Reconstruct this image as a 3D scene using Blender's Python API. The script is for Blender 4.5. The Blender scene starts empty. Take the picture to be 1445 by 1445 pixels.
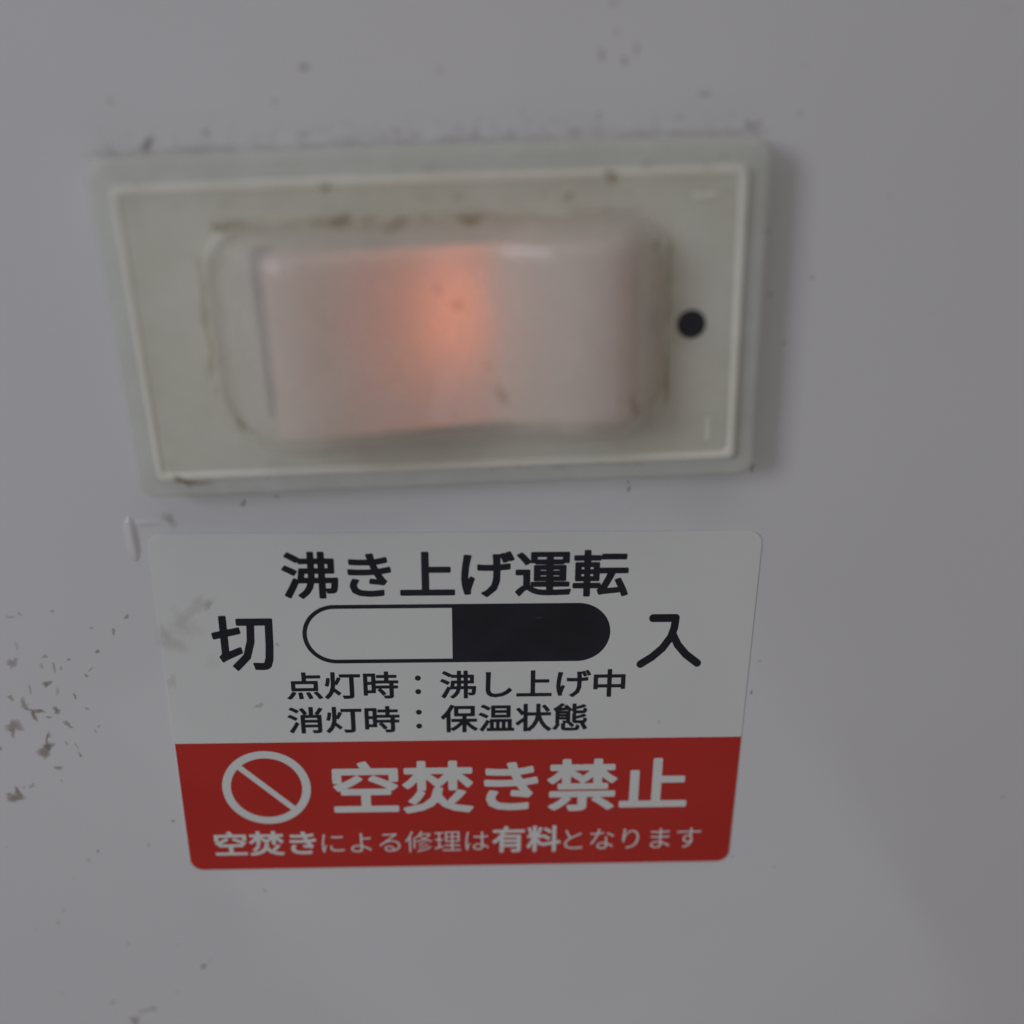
import bpy, bmesh, math, random
from mathutils import Matrix, Vector

S = 0.001                      # everything below is written in millimetres
scn = bpy.context.scene
COL = scn.collection
rad = math.radians

# ------------------------------------------------------------------ camera
cam = bpy.data.cameras.new('camera')
cam.sensor_width = 36.0
cam.lens = 1500.0 / 1445.0 * 36.0
cam.clip_start = 0.005
cam.clip_end = 50.0
camo = bpy.data.objects.new('camera', cam)
COL.objects.link(camo)
PITCH, YAW, ROLL = rad(22.30), rad(-2.168), rad(-0.508)
cp, sp, cy, sy, cr, sr = (math.cos(PITCH), math.sin(PITCH), math.cos(YAW), math.sin(YAW), math.cos(ROLL), math.sin(ROLL))
RM = (Matrix(((cy, -sy, 0), (sy, cy, 0), (0, 0, 1))) @ Matrix(((1, 0, 0), (0, cp, sp), (0, -sp, cp)))
      @ Matrix(((cr, 0, sr), (0, 1, 0), (-sr, 0, cr))))
right, fwd, up = RM.col[0], RM.col[1], RM.col[2]
m = Matrix.Identity(4)
for i in range(3):
    m[i][0] = right[i]; m[i][1] = up[i]; m[i][2] = -fwd[i]
m.translation = Vector((1.632, -95.29, 41.17)) * S
camo.matrix_world = m
cam.dof.use_dof = True
cam.dof.focus_distance = 0.1085
cam.dof.aperture_fstop = cam.lens / 4.7      # a phone-sized aperture, 4.7 mm wide
cam.dof.aperture_blades = 0
scn.camera = camo

# ------------------------------------------------------------------ world, lamps, exposure
w = bpy.data.worlds.new('World')
scn.world = w
w.use_nodes = True
bg = w.node_tree.nodes['Background']
bg.inputs[0].default_value = (1.0, 0.92, 0.875, 1)
bg.inputs[1].default_value = 0.104
def area(name, loc, target, sx, sy_, power, colour):
    l = bpy.data.lights.new(name, 'AREA')
    l.shape = 'RECTANGLE'; l.size = sx * S; l.size_y = sy_ * S
    l.energy = power; l.color = colour
    o = bpy.data.objects.new(name, l); COL.objects.link(o)
    o.location = Vector(loc) * S
    o.rotation_euler = (Vector(target) * S - Vector(loc) * S).to_track_quat('-Z', 'Y').to_euler()
    return o
area('window_light', (-375, -360, 170), (0, 0, -10), 160, 215, 0.66, (0.86, 0.92, 1.0))
area('ceiling_light', (60, -300, 700), (0, 0, 20), 700, 500, 0.62, (1.0, .96, .93))
# daylight coming back from the lower left of the room; its right-hand edge shows faintly in the glossy paint
ll_ = bpy.data.lights.new('room_light', 'AREA'); ll_.shape = 'RECTANGLE'; ll_.size = .30; ll_.size_y = .42; ll_.energy = .16; ll_.color = (.93, .96, 1.0)
lo_ = bpy.data.objects.new('room_light', ll_); COL.objects.link(lo_)
ex, ey = Vector((.851, 0, .525)), Vector((-.525, 0, .851))
lm = Matrix.Identity(4)
for i in range(3):
    lm[i][0] = ex[i]; lm[i][1] = ey[i]; lm[i][2] = ex.cross(ey)[i]
lm.translation = Vector((.047, -.350, -.349))
lo_.matrix_world = lm
scn.view_settings.view_transform = 'Standard'
scn.view_settings.look = 'None'
scn.view_settings.exposure = 0.04
scn.view_settings.gamma = 1.0
scn.view_settings.use_curve_mapping = False
scn.render.engine = 'CYCLES'
scn.cycles.use_denoising = True
scn.cycles.max_bounces = 14
scn.cycles.diffuse_bounces = 10
scn.cycles.transmission_bounces = 10
scn.cycles.transparent_max_bounces = 24

# ------------------------------------------------------------------ material helpers
def newmat(name):
    mt = bpy.data.materials.new(name); mt.use_nodes = True
    nt = mt.node_tree
    for n in list(nt.nodes): nt.nodes.remove(n)
    out = nt.nodes.new('ShaderNodeOutputMaterial')
    return mt, nt, out
def N(nt, typ, **kw):
    n = nt.nodes.new(typ)
    for k, v in kw.items():
        if k.startswith('i_'):
            key = k[2:]
            n.inputs[int(key) if key.isdigit() else key.replace('_', ' ')].default_value = v
        else: setattr(n, k, v)
    return n
def noise(nt, scale, detail=4, rough=0.55, coord='Object', dist=0.0):
    tc = N(nt, 'ShaderNodeTexCoord')
    nz = N(nt, 'ShaderNodeTexNoise')
    nz.inputs['Scale'].default_value = scale; nz.inputs['Detail'].default_value = detail
    nz.inputs['Roughness'].default_value = rough; nz.inputs['Distortion'].default_value = dist
    nt.links.new(tc.outputs[coord], nz.inputs['Vector'])
    return nz
def ramp(nt, src, a, b, ca, cb):
    r = N(nt, 'ShaderNodeValToRGB')
    r.color_ramp.elements[0].position = a; r.color_ramp.elements[0].color = ca
    r.color_ramp.elements[1].position = b; r.color_ramp.elements[1].color = cb
    nt.links.new(src, r.inputs[0])
    return r
def painted(name, col, col2, rough, bump_scale, bump, spec=0.5, var_scale=40, rough_var=0.08):
    mt, nt, out = newmat(name)
    b = N(nt, 'ShaderNodeBsdfPrincipled')
    n1 = noise(nt, var_scale, 2)
    r = ramp(nt, n1.outputs[0], 0.35, 0.7, (*col, 1), (*col2, 1))
    nt.links.new(r.outputs[0], b.inputs['Base Color'])
    mr = N(nt, 'ShaderNodeMapRange')
    mr.inputs[1].default_value = .3; mr.inputs[2].default_value = .7
    mr.inputs[3].default_value = rough - rough_var; mr.inputs[4].default_value = rough + rough_var
    n2 = noise(nt, var_scale * 2.3, 2)
    nt.links.new(n2.outputs[0], mr.inputs[0]); nt.links.new(mr.outputs[0], b.inputs['Roughness'])
    b.inputs['Specular IOR Level'].default_value = spec
    if bump:
        n3 = noise(nt, bump_scale, 1)
        bp = N(nt, 'ShaderNodeBump'); bp.inputs['Strength'].default_value = bump; bp.inputs['Distance'].default_value = 0.0001
        nt.links.new(n3.outputs[0], bp.inputs['Height']); nt.links.new(bp.outputs[0], b.inputs['Normal'])
    nt.links.new(b.outputs[0], out.inputs[0])
    return mt
M_panel = painted('white_gloss_paint', (.785, .770, .800), (.810, .796, .822), .13, 420, .05, .5, 22)
M_label = painted('label_white_film', (.82, .825, .815), (.85, .855, .845), .42, 900, .03, .45, 60)
M_red = painted('label_red_ink', (.58, .042, .034), (.62, .048, .040), .42, 900, 0, .05, 70)
M_black = painted('label_black_ink', (.020, .020, .026), (.030, .029, .040), .45, 900, 0, .15, 120)
M_bezel = painted('bezel_plastic', (.80, .79, .74), (.84, .83, .78), .4, 900, .04, .5, 120)
M_well = painted('well_gap_shade', (.07, .055, .16), (.09, .075, .19), .6, 900, .04, .4, 120)  # shade of the gap round the rocker, put into the floor's dark violet
M_baffle = painted('amber_light_baffle', (.30, .10, .035), (.34, .12, .045), .6, 900, 0, .2, 120)  # for the unseen box added round the lamp to shape its glow
M_dot = painted('dot_black_ink', (.026, .026, .032), (.034, .034, .042), .5, 900, .03, .35, 200)

def silicone(name, clear, col, tl):
    """soft translucent rubber: part of the light goes straight through, the rest is scattered"""
    mt, nt, out = newmat(name)
    n1 = noise(nt, 110, 2)
    c = ramp(nt, n1.outputs[0], .3, .75, (col[0] * .93, col[1] * .92, col[2] * .88, 1), (*col, 1))
    d = N(nt, 'ShaderNodeBsdfDiffuse'); t = N(nt, 'ShaderNodeBsdfTranslucent')
    nt.links.new(c.outputs[0], d.inputs[0]); nt.links.new(c.outputs[0], t.inputs[0])
    mx = N(nt, 'ShaderNodeMixShader'); mx.inputs[0].default_value = tl
    nt.links.new(d.outputs[0], mx.inputs[1]); nt.links.new(t.outputs[0], mx.inputs[2])
    tr = N(nt, 'ShaderNodeBsdfTransparent'); tr.inputs[0].default_value = (.985, .985, .965, 1)
    m2 = N(nt, 'ShaderNodeMixShader')
    n2 = noise(nt, 260, 2)
    mr = N(nt, 'ShaderNodeMapRange'); mr.inputs[1].default_value = .3; mr.inputs[2].default_value = .7
    mr.inputs[3].default_value = clear - .05; mr.inputs[4].default_value = clear + .05
    nt.links.new(n2.outputs[0], mr.inputs[0]); nt.links.new(mr.outputs[0], m2.inputs[0])
    nt.links.new(mx.outputs[0], m2.inputs[1]); nt.links.new(tr.outputs[0], m2.inputs[2])
    g = N(nt, 'ShaderNodeBsdfGlossy'); g.inputs['Roughness'].default_value = .2; g.inputs[0].default_value = (1, 1, 1, 1)
    lw = N(nt, 'ShaderNodeLayerWeight'); lw.inputs[0].default_value = .5
    pw = N(nt, 'ShaderNodeMath', operation='POWER'); pw.inputs[1].default_value = 4.0; nt.links.new(lw.outputs['Facing'], pw.inputs[0])
    fr = N(nt, 'ShaderNodeMath', operation='MULTIPLY_ADD'); fr.inputs[1].default_value = .45; fr.inputs[2].default_value = .03; nt.links.new(pw.outputs[0], fr.inputs[0])
    m3 = N(nt, 'ShaderNodeMixShader')
    nt.links.new(fr.outputs[0], m3.inputs[0]); nt.links.new(m2.outputs[0], m3.inputs[1]); nt.links.new(g.outputs[0], m3.inputs[2])
    nt.links.new(m3.outputs[0], out.inputs[0])
    return mt
M_flange = silicone('silicone_flange', .26, (.94, .93, .86), .10)
M_hood = silicone('silicone_hood', .66, (.995, .975, .945), .14)
M_lip = silicone('silicone_lip', .40, (.93, .95, .935), .14)
M_bead = silicone('silicone_bead', .04, (.99, .97, .90), .06)

def rocker_mat():
    mt, nt, out = newmat('rocker_translucent_plastic')
    b = N(nt, 'ShaderNodeBsdfPrincipled')
    b.inputs['Base Color'].default_value = (.985, .93, .955, 1); b.inputs['Roughness'].default_value = .3
    t = N(nt, 'ShaderNodeBsdfTranslucent'); t.inputs[0].default_value = (.99, .93, .91, 1)
    mx = N(nt, 'ShaderNodeMixShader'); mx.inputs[0].default_value = .25
    nt.links.new(b.outputs[0], mx.inputs[1]); nt.links.new(t.outputs[0], mx.inputs[2])
    nt.links.new(mx.outputs[0], out.inputs[0])
    return mt
M_rocker = rocker_mat()
def lamp_mat():
    mt, nt, out = newmat('neon_glow')
    e = N(nt, 'ShaderNodeEmission'); e.inputs[0].default_value = (1.0, .22, .03, 1); e.inputs[1].default_value = 6.0
    nt.links.new(e.outputs[0], out.inputs[0])
    return mt
M_lamp = lamp_mat()

def grime_mat(name, col, col2, nscale=1400):
    """dry deposit; the mesh attribute 'cover' says how thickly it lies"""
    mt, nt, out = newmat(name)
    at = N(nt, 'ShaderNodeAttribute'); at.attribute_name = 'cover'
    n1 = noise(nt, nscale, 4)
    r = ramp(nt, n1.outputs[0], .3, .7, (*col, 1), (*col2, 1))
    d = N(nt, 'ShaderNodeBsdfDiffuse'); nt.links.new(r.outputs[0], d.inputs[0])
    mr = N(nt, 'ShaderNodeMapRange'); mr.inputs[1].default_value = .3; mr.inputs[2].default_value = .62
    mr.inputs[3].default_value = .62; mr.inputs[4].default_value = 1.1
    nt.links.new(n1.outputs[0], mr.inputs[0])
    mu = N(nt, 'ShaderNodeMath', operation='MULTIPLY'); mu.use_clamp = True
    nt.links.new(at.outputs['Fac'], mu.inputs[0]); nt.links.new(mr.outputs[0], mu.inputs[1])
    tr = N(nt, 'ShaderNodeBsdfTransparent')
    mx = N(nt, 'ShaderNodeMixShader')
    nt.links.new(mu.outputs[0], mx.inputs[0]); nt.links.new(tr.outputs[0], mx.inputs[1]); nt.links.new(d.outputs[0], mx.inputs[2])
    nt.links.new(mx.outputs[0], out.inputs[0])
    return mt
M_grime = grime_mat('brown_grime', (.28, .23, .165), (.40, .34, .26))
M_soot = grime_mat('yellow_brown_grime', (.30, .22, .11), (.46, .36, .21), 900)
M_smudge = grime_mat('label_smudge', (.36, .29, .21), (.46, .39, .30), 300)

# ------------------------------------------------------------------ mesh helpers (local x right, z up, y = -height above the panel)
def link(name, verts, faces, mat, parent=None, smooth=False):
    me = bpy.data.meshes.new(name)
    me.from_pydata([(x * S, y * S, z * S) for x, y, z in verts], [], faces)
    me.validate(); me.update()
    bm = bmesh.new(); bm.from_mesh(me); bmesh.ops.recalc_face_normals(bm, faces=bm.faces); bm.to_mesh(me); bm.free()
    if smooth:
        for p in me.polygons: p.use_smooth = True
    me.materials.append(mat)
    o = bpy.data.objects.new(name, me); COL.objects.link(o)
    if parent: o.parent = parent
    return o
def empty(name, x, z, tilt=0.0):
    o = bpy.data.objects.new(name, None); COL.objects.link(o)
    o.empty_display_size = .01
    o.location = (x * S, 0, z * S); o.rotation_euler = (0, -tilt, 0)
    return o
def tag(o, label=None, cat=None, kind=None, group=None):
    if label: o['label'] = label
    if cat: o['category'] = cat
    if kind: o['kind'] = kind
    if group: o['group'] = group
    return o
def rrect(hx, hz, r, na=7, ns=22, cx=0, cz=0):
    """rounded rectangle outline, counter-clockwise"""
    pts = []
    r = min(r, hx * .999, hz * .999)
    cs = [(hx - r, hz - r, 0), (-hx + r, hz - r, 90), (-hx + r, -hz + r, 180), (hx - r, -hz + r, 270)]
    for k, (x, z, a0) in enumerate(cs):
        arc = [(x + r * math.cos(rad(a0 + 90 * i / na)), z + r * math.sin(rad(a0 + 90 * i / na))) for i in range(na + 1)]
        pts += arc
        nx, nz, na0 = cs[(k + 1) % 4]
        e = (nx + r * math.cos(rad(na0)), nz + r * math.sin(rad(na0)))
        s = arc[-1]
        pts += [(s[0] + (e[0] - s[0]) * i / ns, s[1] + (e[1] - s[1]) * i / ns) for i in range(1, ns)]
    return [(x + cx, z + cz) for x, z in pts]
def loops(ls, close_first=False, close_last=False):
    """ls: list of loops of (x, z, h)"""
    n = len(ls[0]); v = []; f = []
    for l in ls: v += [(x, -h, z) for x, z, h in l]
    for k in range(len(ls) - 1):
        for i in range(n):
            j = (i + 1) % n
            f.append((k * n + i, k * n + j, (k + 1) * n + j, (k + 1) * n + i))
    if close_first: f.append(tuple(range(n)))
    if close_last: f.append(tuple(range((len(ls) - 1) * n, len(ls) * n)))
    return v, f
def plate(name, outline, h0, h1, mat, parent, bev=0.0):
    """flat solid with the given outline between heights h0 and h1"""
    cx = sum(p[0] for p in outline) / len(outline); cz = sum(p[1] for p in outline) / len(outline)
    ls = [[(x, z, h0) for x, z in outline], [(x, z, h1 - bev) for x, z in outline]]
    if bev:
        def ins(x, z):
            d = math.hypot(x - cx, z - cz) or 1
            return (x - (x - cx) / d * bev, z - (z - cz) / d * bev)
        ls.append([(*ins(x, z), h1) for x, z in outline])
    v, f = loops(ls, True, True)
    return link(name, v, f, mat, parent)
def blobs(name, items, mat, parent, h, seed, hfun=None):
    rnd = random.Random(seed); v = []; f = []; cov = []
    for (x, z, rx, rz, ang, a) in items:
        b = len(v); n = 14
        ca, sa = math.cos(rad(ang)), math.sin(rad(ang))
        ph = [rnd.uniform(0, 6.28) for _ in range(3)]
        rings = [(.0, 1), (.45, 1), (.85, .7), (1.45, 0)]
        for rr, al in rings:
            for i in range(1 if rr == 0 else n):
                t = 6.2832 * i / n
                k = 1 + .30 * math.sin(2 * t + ph[0]) + .20 * math.sin(3 * t + ph[1]) + .14 * math.sin(5 * t + ph[2])
                px, pz = rx * rr * k * math.cos(t), rz * rr * k * math.sin(t)
                X, Z = x + px * ca - pz * sa, z + px * sa + pz * ca
                v.append((X, -(h if hfun is None else hfun(X, Z) + h), Z)); cov.append(a * al)
        for i in range(n):
            j = (i + 1) % n
            f.append((b, b + 1 + i, b + 1 + j))
            for q in range(2):
                o1 = b + 1 + q * n; o2 = o1 + n
                f.append((o1 + i, o2 + i, o2 + j, o1 + j))
    me = bpy.data.meshes.new(name)
    me.from_pydata([(a * S, b * S, c * S) for a, b, c in v], [], f)
    at = me.attributes.new('cover', 'FLOAT', 'POINT')
    at.data.foreach_set('value', cov)
    me.materials.append(mat)
    o = bpy.data.objects.new(name, me); COL.objects.link(o)
    if parent: o.parent = parent
    return o

# ------------------------------------------------------------------ the setting: the painted sheet-metal front
v, f = loops([[(x, z, -1.2) for x, z in rrect(260, 240, 3, 5, 3)], [(x, z, 0) for x, z in rrect(260, 240, 3, 5, 3)]], True, True)
panel = tag(link('panel', v, f, M_panel), kind='structure', label='white glossy painted metal front of the appliance')
# a little raised crook in the paint beside the sticker's upper left corner
def ridge(path, rads, tops, name, parent):
    ls = []
    for k, (x, z) in enumerate(path):
        a = path[max(k - 1, 0)]; b = path[min(k + 1, len(path) - 1)]
        dx, dz = b[0] - a[0], b[1] - a[1]; l = math.hypot(dx, dz) or 1
        nx, nz = -dz / l, dx / l
        row = []
        for i in range(13):
            s = -1 + 2 * i / 12
            row.append((x + nx * rads[k] * s, z + nz * rads[k] * s, -.02 + tops[k] * (math.cos(s * math.pi) * .5 + .5)))
        ls.append(row)
    vv = []; ff = []
    for l in ls: vv += [(x, -h, z) for x, z, h in l]
    for k in range(len(ls) - 1):
        for i in range(12):
            ff.append((k * 13 + i, k * 13 + i + 1, (k + 1) * 13 + i + 1, (k + 1) * 13 + i))
    return link(name, vv, ff, M_panel, parent, True)
pth = [(-31.5, 1.9), (-31.55, 1.5), (-31.55, .9), (-31.5, .1), (-31.45, -.9), (-31.4, -1.8), (-31.38, -2.5), (-31.36, -3.0)]
ridge(pth, [.2, .6, .8, .85, .85, .8, .6, .2], [0, .22, .36, .40, .40, .36, .22, 0], 'raised_ridge', panel)
ridge([(-31.3, 1.2), (-30.6, 1.15), (-29.9, 1.15), (-29.2, 1.22), (-28.5, 1.3), (-27.8, 1.35)], [.2, .5, .5, .5, .5, .2], [0, .16, .12, .10, .08, 0], 'raised_ridge', panel)

# ------------------------------------------------------------------ rocker switch under the cover
TILT = rad(2.2)
CX, CZ = -1.3, 20.8
sw = tag(empty('rocker_switch', CX, CZ, TILT), 'white rocker switch glowing orange in the middle under the rubber cover', 'switch')
# bezel: a frame with an opening for the rocker
out_b = rrect(25.2, 12.0, 1.0)
op_b = rrect(16.15, 7.6, .6, cx=.4, cz=-.05)
v, f = loops([[(x, z, .05) for x, z in op_b], [(x, z, .05) for x, z in out_b], [(x, z, 3.2) for x, z in out_b],
              [(x * .992, z * .985, 3.5) for x, z in out_b], [(x, z, 3.5) for x, z in op_b], [(x, z, .05) for x, z in op_b]])
link('bezel', v, f, M_bezel, sw)
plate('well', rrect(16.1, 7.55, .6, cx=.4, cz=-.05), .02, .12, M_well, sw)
# rocker: a shallow V seen from above, thin-walled
U0, U1, UC = -13.5, 16.0, 4.4
def rocker_h(u):
    if u < UC:
        t = (u - U0) / (UC - U0); return 11.4 - 3.5 * t ** 1.25 - .6 * math.exp(-((u - U0) / .7))
    t = (u - UC) / (U1 - UC); return 7.9 + 2.1 * t ** .8 - 1.3 * max(0, (t - .8) / .2) ** 2
us = [U0 + .02, U0 + .3, U0 + .8] + [U0 + 1.5 + (UC - U0 - 1.6) * i / 10 for i in range(11)] + [UC] + [UC + .15 + (U1 - UC - .4) * i / 10 for i in range(11)] + [U1 - .02]
VT, VB = 7.5, -7.4
vv = []; ff = []
rows = [(VT, -99), (VT, -.9), (VT - .12, -.35), (VT - .5, -.08), (VT - 1.2, 0), (0, -.12), (VB + 1.2, 0), (VB + .5, -.08), (VB + .12, -.35), (VB, -.9), (VB, -99)]
for z, dh in rows:
    for u in us:
        vv.append((u, -(.6 if dh < -50 else rocker_h(u) + dh), z))
nu = len(us)
for k in range(len(rows) - 1):
    for i in range(nu - 1):
        ff.append((k * nu + i, k * nu + i + 1, (k + 1) * nu + i + 1, (k + 1) * nu + i))
ff += [(i, i + 1, (len(rows) - 1) * nu + i + 1, (len(rows) - 1) * nu + i) for i in range(nu - 1)]
ff.append(tuple(k * nu for k in range(len(rows)))); ff.append(tuple(k * nu + nu - 1 for k in reversed(range(len(rows)))))
link('rocker', vv, ff, M_rocker, sw, False)
# the neon lamp stands inside the rocker; unseen walls added to confine its glow
def tube(p0, p1, r, n=16):
    vv = []; ff = []
    a, b = Vector(p0), Vector(p1); d = (b - a).normalized()
    e1 = d.orthogonal().normalized(); e2 = d.cross(e1)
    secs = [(a - d * r * .5, r * .4), (a, r), (b, r), (b + d * r * .5, r * .4)]
    for c, rr in secs:
        vv += [tuple(c + e1 * rr * math.cos(6.2832 * i / n) + e2 * rr * math.sin(6.2832 * i / n)) for i in range(n)]
    for k in range(3):
        for i in range(n):
            j = (i + 1) % n; ff.append((k * n + i, k * n + j, (k + 1) * n + j, (k + 1) * n + i))
    ff.append(tuple(range(n))); ff.append(tuple(range(3 * n, 4 * n)))
    return vv, ff
vv, ff = tube((-.4, -3.9, -2.2), (.8, -4.9, 6.0), 1.4)
lamp = link('lamp', vv, ff, M_lamp, sw, True)
me = lamp.data; me.materials.append(M_baffle)
bm = bmesh.new(); bm.from_mesh(me)
L0_, L1_ = -8.4, 4.7           # open-topped amber box, added unseen to shape and tint the glow
cb = [(L0_, VB + .25), (L1_, VB + .25), (L1_, VT - .25), (L0_, VT - .25)]
lo_q = [bm.verts.new((x * S, -1.0 * S, z * S)) for x, z in cb]
hi_q = [bm.verts.new((x * S, -(6.0 if x > 0 else 8.6) * S, z * S)) for x, z in cb]
for i in range(4):
    j = (i + 1) % 4
    bm.faces.new((lo_q[i], lo_q[j], hi_q[j], hi_q[i])).material_index = 1
bm.faces.new(lo_q).material_index = 1
bm.to_mesh(me); bm.free()

# ------------------------------------------------------------------ translucent silicone cover
cv = tag(empty('switch_cover', CX, CZ, TILT), 'translucent greyish silicone rubber cover clipped over the switch above the sticker', 'switch cover')
FH = 4.4
HX, HZ = 19.6, 9.45
def bow(l, amt):      # soft rubber: the long edges are not quite straight
    return [(x, z + amt * (1 - (x / 28.0) ** 2) * (1 if z > 0 else .35), h) for x, z, h in l]
def flat(hx, hz, r, h, **k): return [(x, z, h) for x, z in rrect(hx, hz, r, **k)]
lp = [bow(flat(27.2, 13.6, .9, .03), .2), bow(flat(28.1, 14.6, 1.5, .03), .2), bow(flat(28.35, 14.85, 1.6, .5), .2), bow(flat(28.3, 14.8, 1.6, 3.1), .2), bow(flat(28.15, 14.65, 1.5, 3.55), .2),
      bow(flat(27.8, 14.3, 1.3, 3.75), .2), bow(flat(26.15, 12.75, .6, 3.95), .14), bow(flat(26.15, 12.75, .6, 3.2), .14), bow(flat(27.2, 13.6, .9, 3.0), .2), bow(flat(27.2, 13.6, .9, .03), .2)]
v, f = loops(lp)
link('lip', v, f, M_lip, cv)
fl = [bow(flat(26.12, 12.72, .6, 4.1), .14), bow(flat(25.9, 12.5, .6, 4.34), .13), bow(flat(25.1, 11.8, .5, FH), .1), flat(HX + .6, HZ + .6, 4.6, FH),
      flat(HX - .3, HZ - .3, 4.2, FH), flat(HX - .3, HZ - .3, 4.2, 3.55), bow(flat(25.1, 11.8, .5, 3.55), .1), bow(flat(26.12, 12.72, .6, 3.6), .14), bow(flat(26.12, 12.72, .6, 4.1), .14)]
v, f = loops(fl)
flange = link('face_plate', v, f, M_flange, cv, False)
# moulded bead round the face
bd = [(26.2, 3.9), (26.15, 4.45), (26.0, 4.6), (25.7, 4.62), (25.5, 4.52), (25.35, 4.3)]
v, f = loops([bow(flat(a, a - 13.4, .6, h), .14) for a, h in bd] + [bow(flat(26.2, 12.8, .6, 3.9), .14)])
link('bead', v, f, M_bead, cv)
HP = [(-20, 5.0), (-18.5, 6.4), (-16.5, 9.0), (-14, 11.8), (-11, 13.0), (-8, 12.4), (-4, 11.0), (-1, 9.9), (2, 9.2), (4.5, 9.2), (7, 10.2), (10, 11.5), (12.5, 11.7), (14.5, 11.0), (16.3, 9.6), (18, 7.4), (19.2, 5.7), (20, 5.0)]
def hood_h(u):
    u = max(-20, min(20, u))
    for i in range(len(HP) - 1):
        if HP[i][0] <= u <= HP[i + 1][0]:
            p0 = HP[max(i - 1, 0)][1]; p1 = HP[i][1]; p2 = HP[i + 1][1]; p3 = HP[min(i + 2, len(HP) - 1)][1]
            t = (u - HP[i][0]) / (HP[i + 1][0] - HP[i][0])
            return .5 * (2 * p1 + (p2 - p0) * t + (2 * p0 - 5 * p1 + 4 * p2 - p3) * t * t + (3 * p1 - p0 - 3 * p2 + p3) * t ** 3)
    return HP[-1][1]
def hood_loops(thick):
    ls = []
    for d in (-.6, -.25, 0, .15, .3, .5, .75, 1.0, 1.3, 1.7, 2.2, 2.8, 3.6, 4.6, 5.8, 7.2, 8.6, 9.2, 9.42):
        dd = max(0.0, d)
        rr = max(4.4 - dd * .8, .12)
        if d < 0: wgt = 0; base = FH + .06 + (.10 * (d + .6) / .6)
        else:
            base = FH + .16
            x = min(dd / 2.2, 1.0); wgt = (1 - (1 - x) ** 2.6)
        l = []
        for (x, z) in rrect(HX - d * (1 - thick / HZ) - thick, HZ - d * (1 - thick / HZ) - thick, max(rr - thick * .5, .06), 7, 26):
            l.append((x, z, base + (max(hood_h(x), base + .3) - base) * wgt - (thick if d >= 0 else thick * .3)))
        ls.append(l)
    return ls
outer = hood_loops(0.0)
inner = hood_loops(.75)[2:]
def crown(ls, base):
    n = len(ls[0]); l = ls[-1]
    zc_ = 0.0
    top = sorted((i for i in range(n) if l[i][1] > zc_), key=lambda i: (l[i][0], l[i][1] if l[i][0] < 0 else -l[i][1]))
    bot = sorted((i for i in range(n) if l[i][1] < zc_), key=lambda i: (l[i][0], -l[i][1] if l[i][0] < 0 else l[i][1]))
    k = min(len(top), len(bot)); b = base + (len(ls) - 1) * n
    return [(b + top[i], b + top[i + 1], b + bot[i + 1], b + bot[i]) for i in range(k - 1)]
v, f = loops(outer); f += crown(outer, 0)
n0 = len(v); v2, f2 = loops(inner); f2 += crown(inner, 0)
v += v2; f += [tuple(i + n0 for i in q_) for q_ in f2]
me_h = link('hood', v, f, M_hood, cv, True)
v, f = loops([[(21.8 + 1.26 * math.cos(6.2832 * i / 32), -.25 + 1.26 * math.sin(6.2832 * i / 32), h) for i in range(32)] for h in (FH - .1, FH + .03)], True, True)
tag(link('dot_mark', v, f, M_dot, cv), label='round black dot on the right side of the cover')
# two small moulded ticks near the right-hand corners of the face
plate('moulded_tick', rrect(1.0, .22, .15, 3, 3, cx=22.6, cz=10.5), FH - .1, FH + .14, M_bead, cv, .05)
plate('moulded_tick', rrect(.2, 1.1, .15, 3, 3, cx=23.6, cz=-9.8), FH - .1, FH + .06, M_bead, cv, .03)

# ------------------------------------------------------------------ sticker
st = tag(empty('sticker', 0, 0), 'white and red instruction sticker with Japanese lettering below the switch', 'sticker')
W2, HT, HR, RC = 30.0, 40.62, 23.99, 1.45
H0 = .14
plate('white_film', rrect(W2, HT / 2, RC, 8, 8, cz=-HT / 2), .01, H0, M_label, st, .03)
# red band with rounded lower corners
def band(ins):
    p = []
    x1 = W2 - ins; zb = -HT + ins; r = RC - ins
    p += [(-x1, -HR), ]
    p += [(-x1 + r + r * math.cos(rad(a)), zb + r + r * math.sin(rad(a))) for a in range(180, 271, 10)]
    p += [(x1 - r + r * math.cos(rad(a)), zb + r + r * math.sin(rad(a))) for a in range(270, 361, 10)]
    p += [(x1, -HR)]
    return p
plate('red_band', band(.035), H0 - .05, H0 + .012, M_red, st)
T1 = H0 + .012      # print on white
T2 = H0 + .026      # print on red
def flatmesh(name, verts2, faces, h, mat, label=None):
    o = link(name, [(x, -h, z) for x, z in verts2], faces, mat, st)
    me = o.data
    for p in me.polygons:
        if p.normal.y > 0: p.flip()
    if label: o['label'] = label
    return o
import numpy as np
def glyph_outline(ch):
    """outline polygons of one character of the built-in font, em = 1"""
    cu = bpy.data.curves.new('lettering', 'FONT'); cu.body = ch; cu.resolution_u = 3; cu.fill_mode = 'NONE'
    to = bpy.data.objects.new('lettering', cu); COL.objects.link(to)
    dg = bpy.context.evaluated_depsgraph_get()
    ev = to.evaluated_get(dg); me = ev.to_mesh()
    seg = np.array([[me.vertices[i].co[:2] for i in e.vertices] for e in me.edges], dtype=float)
    ev.to_mesh_clear(); bpy.data.objects.remove(to); bpy.data.curves.remove(cu)
    return seg
def ch_pts(*p): return [((x - 870) / 258, (665 - y) / 258) for x, y in p]
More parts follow.
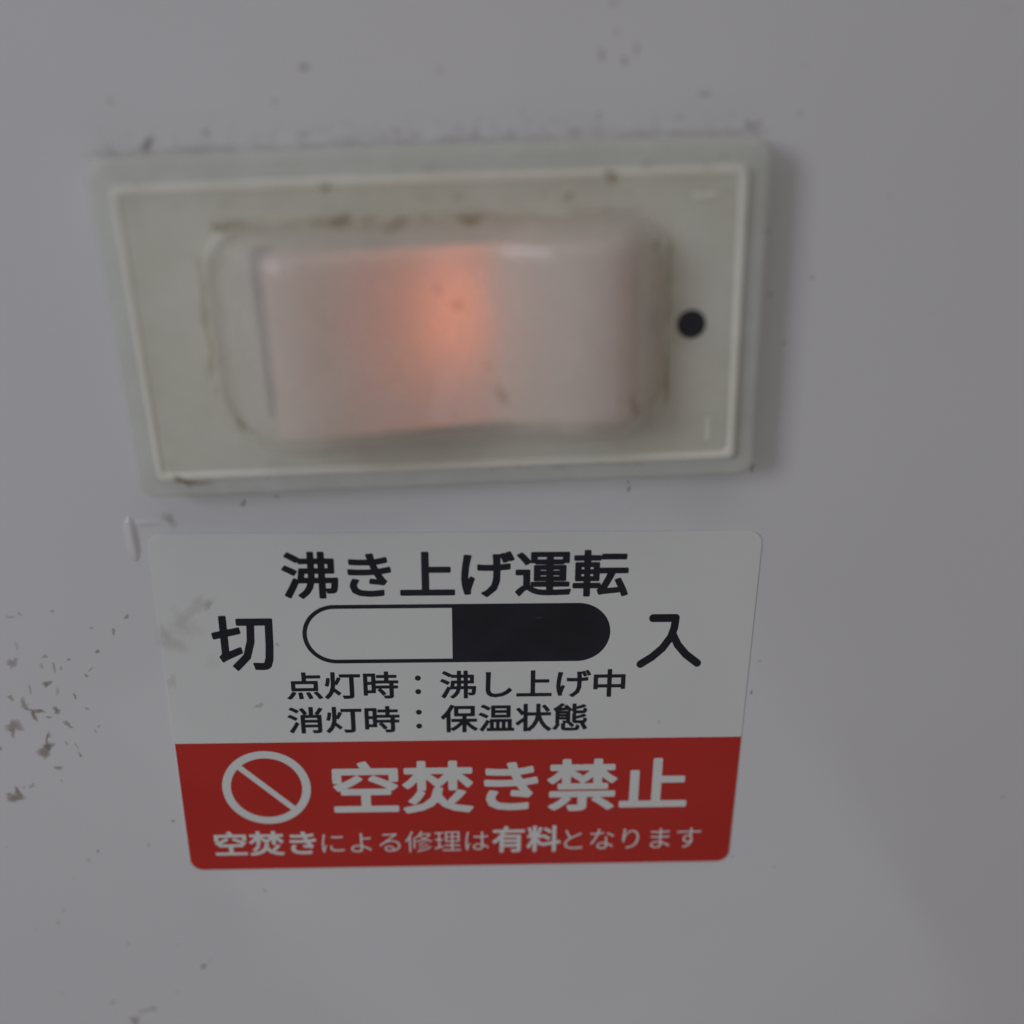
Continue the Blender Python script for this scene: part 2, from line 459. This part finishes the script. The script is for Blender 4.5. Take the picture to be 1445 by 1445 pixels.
# the 'on' character has a flagged head that the built-in font draws differently: centre lines and half width
STROKES = {'入': ([ch_pts((922, 467), (1014, 467), (1011, 505), (1000, 542), (968, 588), (928, 623), (882, 652)), ch_pts((1004, 528), (1030, 575), (1066, 614), (1116, 650))], .061)}
GRID = 132
_cache = {}
def bold_loops(ch, off):
    """the character fattened by off (in em): signed distance to its outline, re-traced"""
    if (ch, off) in _cache: return _cache[(ch, off)]
    if ch in STROKES:
        seg = np.array([(a, b) for pl in STROKES[ch][0] for a, b in zip(pl[:-1], pl[1:])], dtype=float)
    else: seg = glyph_outline(ch)
    lo = seg.reshape(-1, 2).min(0) - .10; hi = seg.reshape(-1, 2).max(0) + .10
    step = max(hi - lo) / GRID
    nx, ny = int((hi[0] - lo[0]) / step) + 2, int((hi[1] - lo[1]) / step) + 2
    gx, gy = np.meshgrid(lo[0] + step * np.arange(nx), lo[1] + step * np.arange(ny), indexing='ij')
    P = np.stack([gx.ravel(), gy.ravel()], 1)
    best = np.full(len(P), 9.0); cross = np.zeros(len(P), dtype=int)
    for p, q in seg:
        d = q - p; L = (d @ d) or 1e-12
        t = np.clip(((P - p) @ d) / L, 0, 1)
        best = np.minimum(best, ((P - p - t[:, None] * d) ** 2).sum(1))
        c = ((p[1] <= P[:, 1]) != (q[1] <= P[:, 1]))
        if abs(d[1]) > 1e-12:
            xi = p[0] + (P[:, 1] - p[1]) / d[1] * d[0]
            cross += (c & (P[:, 0] < xi)).astype(int)
    sd = np.where(cross % 2 == 1, 1, -1) * np.sqrt(best) + off + 1e-7
    if ch in STROKES: sd = STROKES[ch][1] - np.sqrt(best) + 1e-7
    F = sd.reshape(nx, ny)
    nxt = {}
    def pt(i, j, k, l):
        a, b = F[i, j], F[k, l]; t = a / (a - b)
        return (gx[i, j] + t * (gx[k, l] - gx[i, j]), gy[i, j] + t * (gy[k, l] - gy[i, j]))
    pts = {}
    def edge(i, j, k, l):
        key = (i, j, k, l) if (i, j) < (k, l) else (k, l, i, j)
        if key not in pts: pts[key] = pt(*key)
        return key
    ins = F > 0
    for i in range(nx - 1):
        for j in range(ny - 1):
            c = [(i, j), (i + 1, j), (i + 1, j + 1), (i, j + 1)]
            v = [bool(ins[x]) for x in c]
            n = sum(v)
            if n in (0, 4): continue
            cr = [edge(*c[k], *c[(k + 1) % 4]) for k in range(4)]
            outs = [k for k in range(4) if v[k] and not v[(k + 1) % 4]]
            inn = [k for k in range(4) if not v[k] and v[(k + 1) % 4]]
            for o in outs:
                k = o
                while True:           # walk back along the inside corners to where this run entered
                    k = (k - 1) % 4
                    if k in inn: break
                nxt[cr[o]] = cr[k]
    res = []
    while nxt:
        s0 = next(iter(nxt)); lp = []; k = s0
        while k in nxt:
            lp.append(pts[k]); k = nxt.pop(k)
        if len(lp) > 5: res.append(lp)
    def simp(lp):
        tol = step * .07
        keep = [lp[0]]; i = 0; n = len(lp)
        while i < n - 1:
            j = i + 2
            while j < n:
                a, b = np.array(lp[i]), np.array(lp[j]); d = b - a; L = np.hypot(*d) or 1e-9
                m = np.array(lp[i + 1:j]) - a
                if np.abs(m[:, 0] * d[1] - m[:, 1] * d[0]).max() / L > tol or j - i > 40: break
                j += 1
            i = j - 1; keep.append(lp[i])
        return keep
    res = [simp(lp) for lp in res]
    _cache[(ch, off)] = res
    return res
def text(name, body, x0, x1, z0, z1, off, h, mat):
    all_l = []
    for k, ch in enumerate(body):
        for lp in bold_loops(ch, off): all_l.append([(x + k, y) for x, y in lp])
    xs = [p[0] for l in all_l for p in l]; ys = [p[1] for l in all_l for p in l]
    ax, bx, az, bz = min(xs), max(xs), min(ys), max(ys)
    cu = bpy.data.curves.new('lettering', 'CURVE'); cu.dimensions = '2D'; cu.fill_mode = 'FRONT'
    for l in all_l:
        sp_ = cu.splines.new('POLY'); sp_.points.add(len(l) - 1); sp_.use_cyclic_u = True
        for q_, (x, y) in zip(sp_.points, l):
            q_.co = (x0 + (x - ax) / (bx - ax) * (x1 - x0), z0 + (y - az) / (bz - az) * (z1 - z0), 0, 1)
    to = bpy.data.objects.new('lettering', cu); COL.objects.link(to)
    ev = to.evaluated_get(bpy.context.evaluated_depsgraph_get()); me = ev.to_mesh()
    vs = [(q_.co.x, q_.co.y) for q_ in me.vertices]; fs = [tuple(p.vertices) for p in me.polygons]
    ev.to_mesh_clear(); bpy.data.objects.remove(to); bpy.data.curves.remove(cu)
    return flatmesh(name, vs, fs, h, mat)
TEXTS = [('title_lettering', '沸き上げ運転', -17.4, 16.95, -7.1, -1.95, .026, T1, M_black),
         ('off_lettering', '切', -24.9, -18.7, -15.25, -8.9, .024, T1, M_black),
         ('on_lettering', '入', 18.25, 24.95, -15.4, -9.15, .024, T1, M_black),
         ('note_lettering', '点灯時', -17.85, -6.35, -18.75, -15.5, .022, T1, M_black),
         ('note_lettering', '沸し上げ中', -2.05, 17.2, -18.85, -15.5, .022, T1, M_black),
         ('note_lettering', '消灯時', -18.0, -6.35, -22.9, -19.65, .022, T1, M_black),
         ('note_lettering', '保温状態', -2.05, 13.4, -23.0, -19.55, .022, T1, M_black),
         ('warning_lettering', '空焚き禁止', -13.8, 24.65, -33.35, -26.5, .026, T2, M_label),
         ('notice_lettering', '空焚き', -27.1, -16.0, -38.75, -35.4, .022, T2, M_label),
         ('notice_lettering', 'による修理は', -15.4, 3.0, -38.6, -35.75, -.004, T2, M_label),
         ('notice_lettering', '有料', 3.35, 10.95, -38.85, -35.25, .022, T2, M_label),
         ('notice_lettering', 'となります', 11.35, 26.6, -38.6, -35.85, -.004, T2, M_label)]
for a in TEXTS: text(*a)
def disc(name, x, z, r, h, mat, n=20):
    return flatmesh(name, [(x + r * math.cos(6.2832 * i / n), z + r * math.sin(6.2832 * i / n)) for i in range(n)], [tuple(range(n))], h, mat)
for z in (-16.33, -17.95, -20.45, -22.15): disc('colon_dot', -4.33, z, .31, T1, M_black)
# slider pictogram: outlined left half, solid right half
PX0, PX1, PZ0, PZ1, PJ, LT = -15.8, 15.36, -14.5, -7.8, -.72, .44
R_ = (PZ1 - PZ0) / 2; zc = (PZ0 + PZ1) / 2
solid = [(PJ, PZ0), (PX1 - R_, PZ0)] + [(PX1 - R_ + R_ * math.cos(rad(a)), zc + R_ * math.sin(rad(a))) for a in range(-86, 90, 4)] + [(PX1 - R_, PZ1), (PJ, PZ1)]
flatmesh('slider_solid_half', solid, [tuple(range(len(solid)))], T1, M_black)
def half(r): return [(PJ - .003, zc + r)] + [(PX0 + R_ + r * math.cos(rad(a)), zc + r * math.sin(rad(a))) for a in range(90, 271, 4)] + [(PJ - .003, zc - r)]
a_, b_ = half(R_), half(R_ - LT); n_ = len(a_)
flatmesh('slider_outline_half', a_ + b_, [(i, i + 1, n_ + i + 1, n_ + i) for i in range(n_ - 1)], T1, M_black)
# prohibition sign
rx, rz, R1, R2 = -20.85, -29.73, 4.71, 3.80
n_ = 72
flatmesh('prohibition_ring', [(rx + R1 * math.cos(6.2832 * i / n_), rz + R1 * math.sin(6.2832 * i / n_)) for i in range(n_)] + [(rx + R2 * math.cos(6.2832 * i / n_), rz + R2 * math.sin(6.2832 * i / n_)) for i in range(n_)],
         [(i, (i + 1) % n_, n_ + (i + 1) % n_, n_ + i) for i in range(n_)], T2, M_label)
d_ = rad(-45); hw = .34; ll = R2 + .06
c_, s_ = math.cos(d_), math.sin(d_)
flatmesh('prohibition_slash', [(rx + c_ * a - s_ * b, rz + s_ * a + c_ * b) for a, b in ((-ll, -hw), (ll, -hw), (ll, hw), (-ll, hw))], [(0, 1, 2, 3)], T2 + .006, M_label)

# print belongs to the film it is printed on; small mouldings belong to the face of the cover; the lamp to the rocker
def sub(root, host, names):
    h = next(c for c in root.children if c.name.split('.')[0] == host)
    for c in list(root.children):
        if c.name.split('.')[0] in names: c.parent = h
sub(st, 'white_film', ('title_lettering', 'off_lettering', 'on_lettering', 'note_lettering', 'colon_dot', 'slider_solid_half', 'slider_outline_half'))
sub(st, 'red_band', ('warning_lettering', 'notice_lettering', 'prohibition_ring', 'prohibition_slash'))
sub(cv, 'face_plate', ('bead', 'dot_mark', 'moulded_tick'))
sub(sw, 'rocker', ('lamp',))
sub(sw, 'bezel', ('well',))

# ------------------------------------------------------------------ dirt
GR=[(-47.7,-30.6,0.60,0.65,40,0.80),(-47.2,-29.9,0.29,0.55,0,0.80),(-46.2,-21.6,0.58,0.77,0,0.65),(-46.5,-22.4,0.29,0.43,0,0.50),(-43.6,-24.8,0.51,0.79,0,0.80),(-43.1,-24.2,0.44,0.44,0,0.70),(-43.2,-23.5,0.15,0.62,-15,0.60),(-42.9,-22.8,0.21,0.35,0,0.50),(-43.8,-19.9,0.43,0.34,0,0.70),(-44.0,-20.5,0.21,0.51,0,0.70),(-43.2,-19.8,0.36,0.17,-10,0.55),(-44.8,-19.0,0.36,0.51,0,0.50),(-44.5,-19.6,0.36,0.17,-35,0.50),(-41.6,-19.8,0.36,0.34,10,0.70),(-42.5,-20.6,0.22,0.17,0,0.50),(-40.8,-21.4,0.22,0.43,20,0.60),(-40.5,-21.8,0.29,0.09,-40,0.50),(-45.2,-14.2,0.35,0.58,-20,0.50),(-44.8,-13.7,0.28,0.16,0,0.35),(-46.0,-18.2,0.28,0.25,0,0.50),(-48.2,-24.4,0.21,0.35,0,0.50),(-43.9,-17.2,0.14,0.42,0,0.40),(-42.1,-16.6,0.35,0.33,0,0.80),(-41.8,-13.4,0.21,0.25,0,0.40),(-42.3,-14.5,0.14,0.41,15,0.30),(-41.1,-14.4,0.14,0.25,0,0.40),(-41.1,-14.9,0.09,0.50,5,0.40),(-40.4,-14.8,0.14,0.17,0,0.50),(-39.5,-13.8,0.14,0.16,0,0.60),(-39.5,-18.1,0.17,0.26,0,0.60),(-41.2,-17.5,0.14,0.51,-5,0.30),(-38.5,-19.6,0.15,0.17,0,0.50),(-36.5,-12.9,0.18,0.21,0,0.70),(-38.0,-15.7,0.18,0.17,0,0.60),(-37.5,-15.0,0.09,0.33,-35,0.40),(-34.6,-10.6,0.17,0.28,0,0.70),(-33.1,-9.0,0.28,0.16,25,0.60),(-36.7,-10.2,0.14,0.16,0,0.45),(-40.3,-8.3,0.17,0.20,0,0.45),(-43.5,-8.6,0.21,0.16,0,0.30),(-44.5,-8.9,0.41,0.16,-10,0.30),(-44.4,-12.2,0.21,0.33,0,0.25),(-40.0,-25.3,0.15,0.26,0,0.60),(-40.2,-24.2,0.09,0.35,20,0.40),(-41.2,-23.8,0.15,0.17,0,0.50),(-42.5,-26.9,0.30,0.27,0,0.65),(-45.6,-29.1,0.18,0.36,-30,0.45),(-46.5,-29.3,0.15,0.14,0,0.40),(-42.4,-28.5,0.11,0.14,0,0.40),(-37.6,-21.8,0.11,0.14,0,0.55),(-38.0,-22.4,0.12,0.14,0,0.45),(-39.9,-37.9,0.13,0.20,0,0.60),(-41.1,-39.1,0.31,0.19,45,0.30),(-34.3,-37.1,0.23,0.14,-30,0.40),(-31.3,-34.0,0.15,0.19,0,0.70),(-45.7,-47.8,0.16,0.20,0,0.50),(-44.8,-46.1,0.12,0.20,0,0.40),(-30.1,-54.7,0.32,0.22,20,0.80),(-29.4,-54.0,0.33,0.10,40,0.30),(-38.3,-51.2,0.16,0.14,40,0.50),(-32.7,-51.5,0.12,0.14,0,0.50),(-22.2,-43.7,0.16,0.16,0,0.50),(-41.2,-60.0,0.25,0.22,0,0.50),(-37.6,-61.4,0.66,0.22,20,0.50),(-36.6,-61.1,0.24,0.34,0,0.50),(-39.0,-62.9,0.58,0.45,0,0.60),(-33.5,-58.6,0.16,0.17,30,0.40),(-46.9,-58.4,0.25,0.15,0,0.25),(-12.2,41.7,0.29,0.32,0,0.55),(-28.3,39.0,0.23,0.21,0,0.35),(-25.8,35.4,0.41,0.51,-20,0.75),(-25.5,35.9,0.29,0.40,-30,0.50),(-20.7,36.6,0.29,0.29,0,0.45),(-28.9,35.4,0.24,0.23,0,0.35),(12.3,42.8,0.24,0.32,-10,0.50),(15.2,43.3,0.17,0.37,-20,0.40),(14.2,42.4,0.30,0.27,0,0.40),(13.1,46.8,0.29,0.21,0,0.30),(21.1,39.9,0.36,0.28,0,0.35),(25.2,37.4,0.43,0.34,0,0.45),(25.9,37.6,0.30,0.22,0,0.40),(10.2,36.8,0.36,0.34,0,0.45),(12.3,38.1,0.24,0.23,0,0.30),(1.9,36.8,0.30,0.22,0,0.30),(-4.8,36.8,0.36,0.28,0,0.35),(-12.5,36.5,0.36,0.28,0,0.35),(-1.1,41.6,0.29,0.27,0,0.20),(-14.8,39.0,0.23,0.27,0,0.25),(13.5,44.6,0.24,0.21,0,0.25),(27.4,28.6,0.25,0.25,0,0.55),(28.4,23.2,0.19,0.19,0,0.40),(32.0,24.7,0.19,0.19,0,0.35),(30.1,18.7,0.19,0.20,0,0.25),(28.3,6.5,0.28,0.29,0,0.40),(-20.5,3.1,0.27,0.30,0,0.50),(-25.5,4.2,0.27,0.29,0,0.45),(-17.3,3.8,0.20,0.22,0,0.35),(16.5,4.4,0.21,0.22,0,0.50),(16.4,5.1,0.14,0.15,0,0.40),(30.6,-18.6,0.14,0.18,0,0.70),(31.1,-14.8,0.14,0.17,0,0.30),(30.5,-40.1,0.12,0.14,0,0.50),(35.4,-41.7,0.12,0.14,0,0.40),(60.1,-32.4,0.24,0.14,30,0.35),(-27.7,1.5,0.61,0.59,0,0.35),(29.4,38.4,0.24,0.23,0,0.20)]
SM=[(-26.3,-8.2,1.26,0.56,35,0.30),(-29.1,-11.8,0.85,0.97,30,0.32),(-27.9,-9.8,0.63,1.13,30,0.18),(-29.3,-10.6,0.42,0.81,0,0.20),(-24.9,-7.7,0.49,0.20,45,0.55),(-29.4,-16.4,0.29,0.67,0,0.25),(-27.0,-10.0,0.99,0.64,0,0.15),(-25.8,-7.1,0.42,0.40,0,0.22),(-20.8,-19.4,0.29,0.22,30,0.60),(-18.4,-12.2,0.14,0.16,0,0.60),(21.0,-22.0,0.15,0.18,0,0.40),(-25.1,-14.3,0.72,0.50,0,0.10),(8.0,-9.4,0.29,0.08,0,0.20)]
rnd = random.Random(5)

tag(blobs('smudge', [(*q_[:5], q_[5] * .42) for q_ in [(q[0], q[1], q[2] * 1.25, q[3] * 1.25, q[4], q[5]) for q in SM]], M_smudge, st, T2 + .02, 3), kind='stuff')
extra = []
ct, stt = math.cos(TILT), math.sin(TILT)
def to_panel(u, v_): return CX + u * ct - v_ * stt, CZ + u * stt + v_ * ct
for i in range(210):        # dust caught along the upper edge of the cover
    u = rnd.uniform(-28, 28); d = abs(rnd.gauss(0, 1.0))
    x, z = to_panel(u, 15.15 + .2 * (1 - (u / 28) ** 2) + d)
    k = math.exp(-d / 1.2)
    r = rnd.uniform(.10, .42) * (.6 + .6 * k)
    extra.append((x, z, r * rnd.uniform(.8, 1.8), r, rnd.uniform(-30, 30), rnd.uniform(.03, .11) * (.4 + .6 * k)))
for i in range(46):         # brownish line where the cover meets the paint
    u = -27.5 + 55 * i / 45 + rnd.uniform(-.4, .4)
    x, z = to_panel(u, 15.05 + .2 * (1 - (u / 28) ** 2))
    extra.append((x, z, rnd.uniform(.7, 1.3), .26, 2.2, rnd.uniform(.06, .2)))
for i in range(80):        # stray flecks
    x, z = rnd.uniform(-52, 62), rnd.uniform(-62, 47)
    if -31 < x < 31 and -42 < z < 1: continue
    p = .5 if x < -25 else .22
    if rnd.random() > p: continue
    r = rnd.uniform(.05, .11)
    extra.append((x, z, r, r * rnd.uniform(.7, 1.3), 0, rnd.uniform(.15, .45)))
tag(blobs('grime', [(*q_[:5], q_[5] * .7) for q_ in GR] + extra, M_grime, None, .02, 11), 'brown grime flecks and dust stuck to the white panel', 'grime', 'stuff')

# grime in the crook of the hood and on the face of the cover
def cover_h(x, z):
    dx, dz = abs(x) - (HX - 4.4), abs(z) - (HZ - 4.4)
    d = 4.4 - (math.hypot(max(dx, 0), max(dz, 0)) + min(max(dx, dz), 0))
    if d <= 0:
        if max(abs(x) - 25.45, abs(z) - 12.05) > 0 and max(abs(x) - 26.2, abs(z) - 12.95) < 0: return 4.67
        if max(abs(x) - 26.2, abs(z) - 12.95) >= 0: return 3.97
        return FH + .16
    b = FH + .16; t = min(d / 2.2, 1.0)
    return b + (max(hood_h(x), b + .3) - b) * (1 - (1 - t) ** 2.6)
cg = [(-7.5, 9.7, .5, .4, 0, .7), (-17.6, 9.3, .6, .3, 10, .6), (-16.6, 9.5, 1.2, .25, 8, .3), (-8.7, 12.2, .35, .3, 0, .6), (14.7, 12.3, .45, .4, 0, .55), (2.1, 11.1, .3, .25, 0, .35), (11.2, 10.8, .35, .3, 0, .4),
      (-23.9, -12.9, .35, .5, 30, .75), (-24.3, -12.5, .3, .3, 0, .4), (-22.8, -13.2, .9, .3, 0, .35), (18.3, 6.9, .3, .3, 0, .5), (16.1, -5.8, .3, .7, 0, .4), (-17.3, -6.8, .35, .8, 25, .45), (5.1, -4.6, .3, 1.1, 25, .3), (1.7, 3.1, .5, .3, 0, .4), (0.2, 4.6, .35, .5, 0, .25),
      (-3.1, 9.2, .6, .3, 0, .4), (3.1, 9.3, .7, .4, 0, .5), (4.0, -2.0, .25, .25, 0, .3), (1.1, -6.0, .25, .2, 0, .3), (-19.9, 2.0, .3, 1.5, 5, .3), (-19.9, -2, .3, 1.2, -5, .22)]
for i in range(60):
    u = rnd.uniform(-17, 17.5)
    cg.append((u, 9.62 + rnd.uniform(-.15, .12), rnd.uniform(.5, 1.4), rnd.uniform(.15, .32), rnd.uniform(-4, 4), rnd.uniform(.04, .13)))
for i in range(26):
    v_ = rnd.uniform(-7, 6.5)
    cg.append((19.75 * rnd.choice((1, 1, -1)) , v_, .18, rnd.uniform(.4, 1.1), 0, rnd.uniform(.08, .28)))
for i in range(40):
    u = rnd.uniform(-25, 25)
    cg.append((u, rnd.choice((12.9, 13.3, -12.9, 11.0)) + rnd.uniform(-.3, .3), rnd.uniform(.1, .5), rnd.uniform(.08, .2), 0, rnd.uniform(.08, .25)))
tag(blobs('grime', cg, M_soot, cv, .05, 21, cover_h), kind='stuff', label='yellow-brown grime in the creases of the cover')
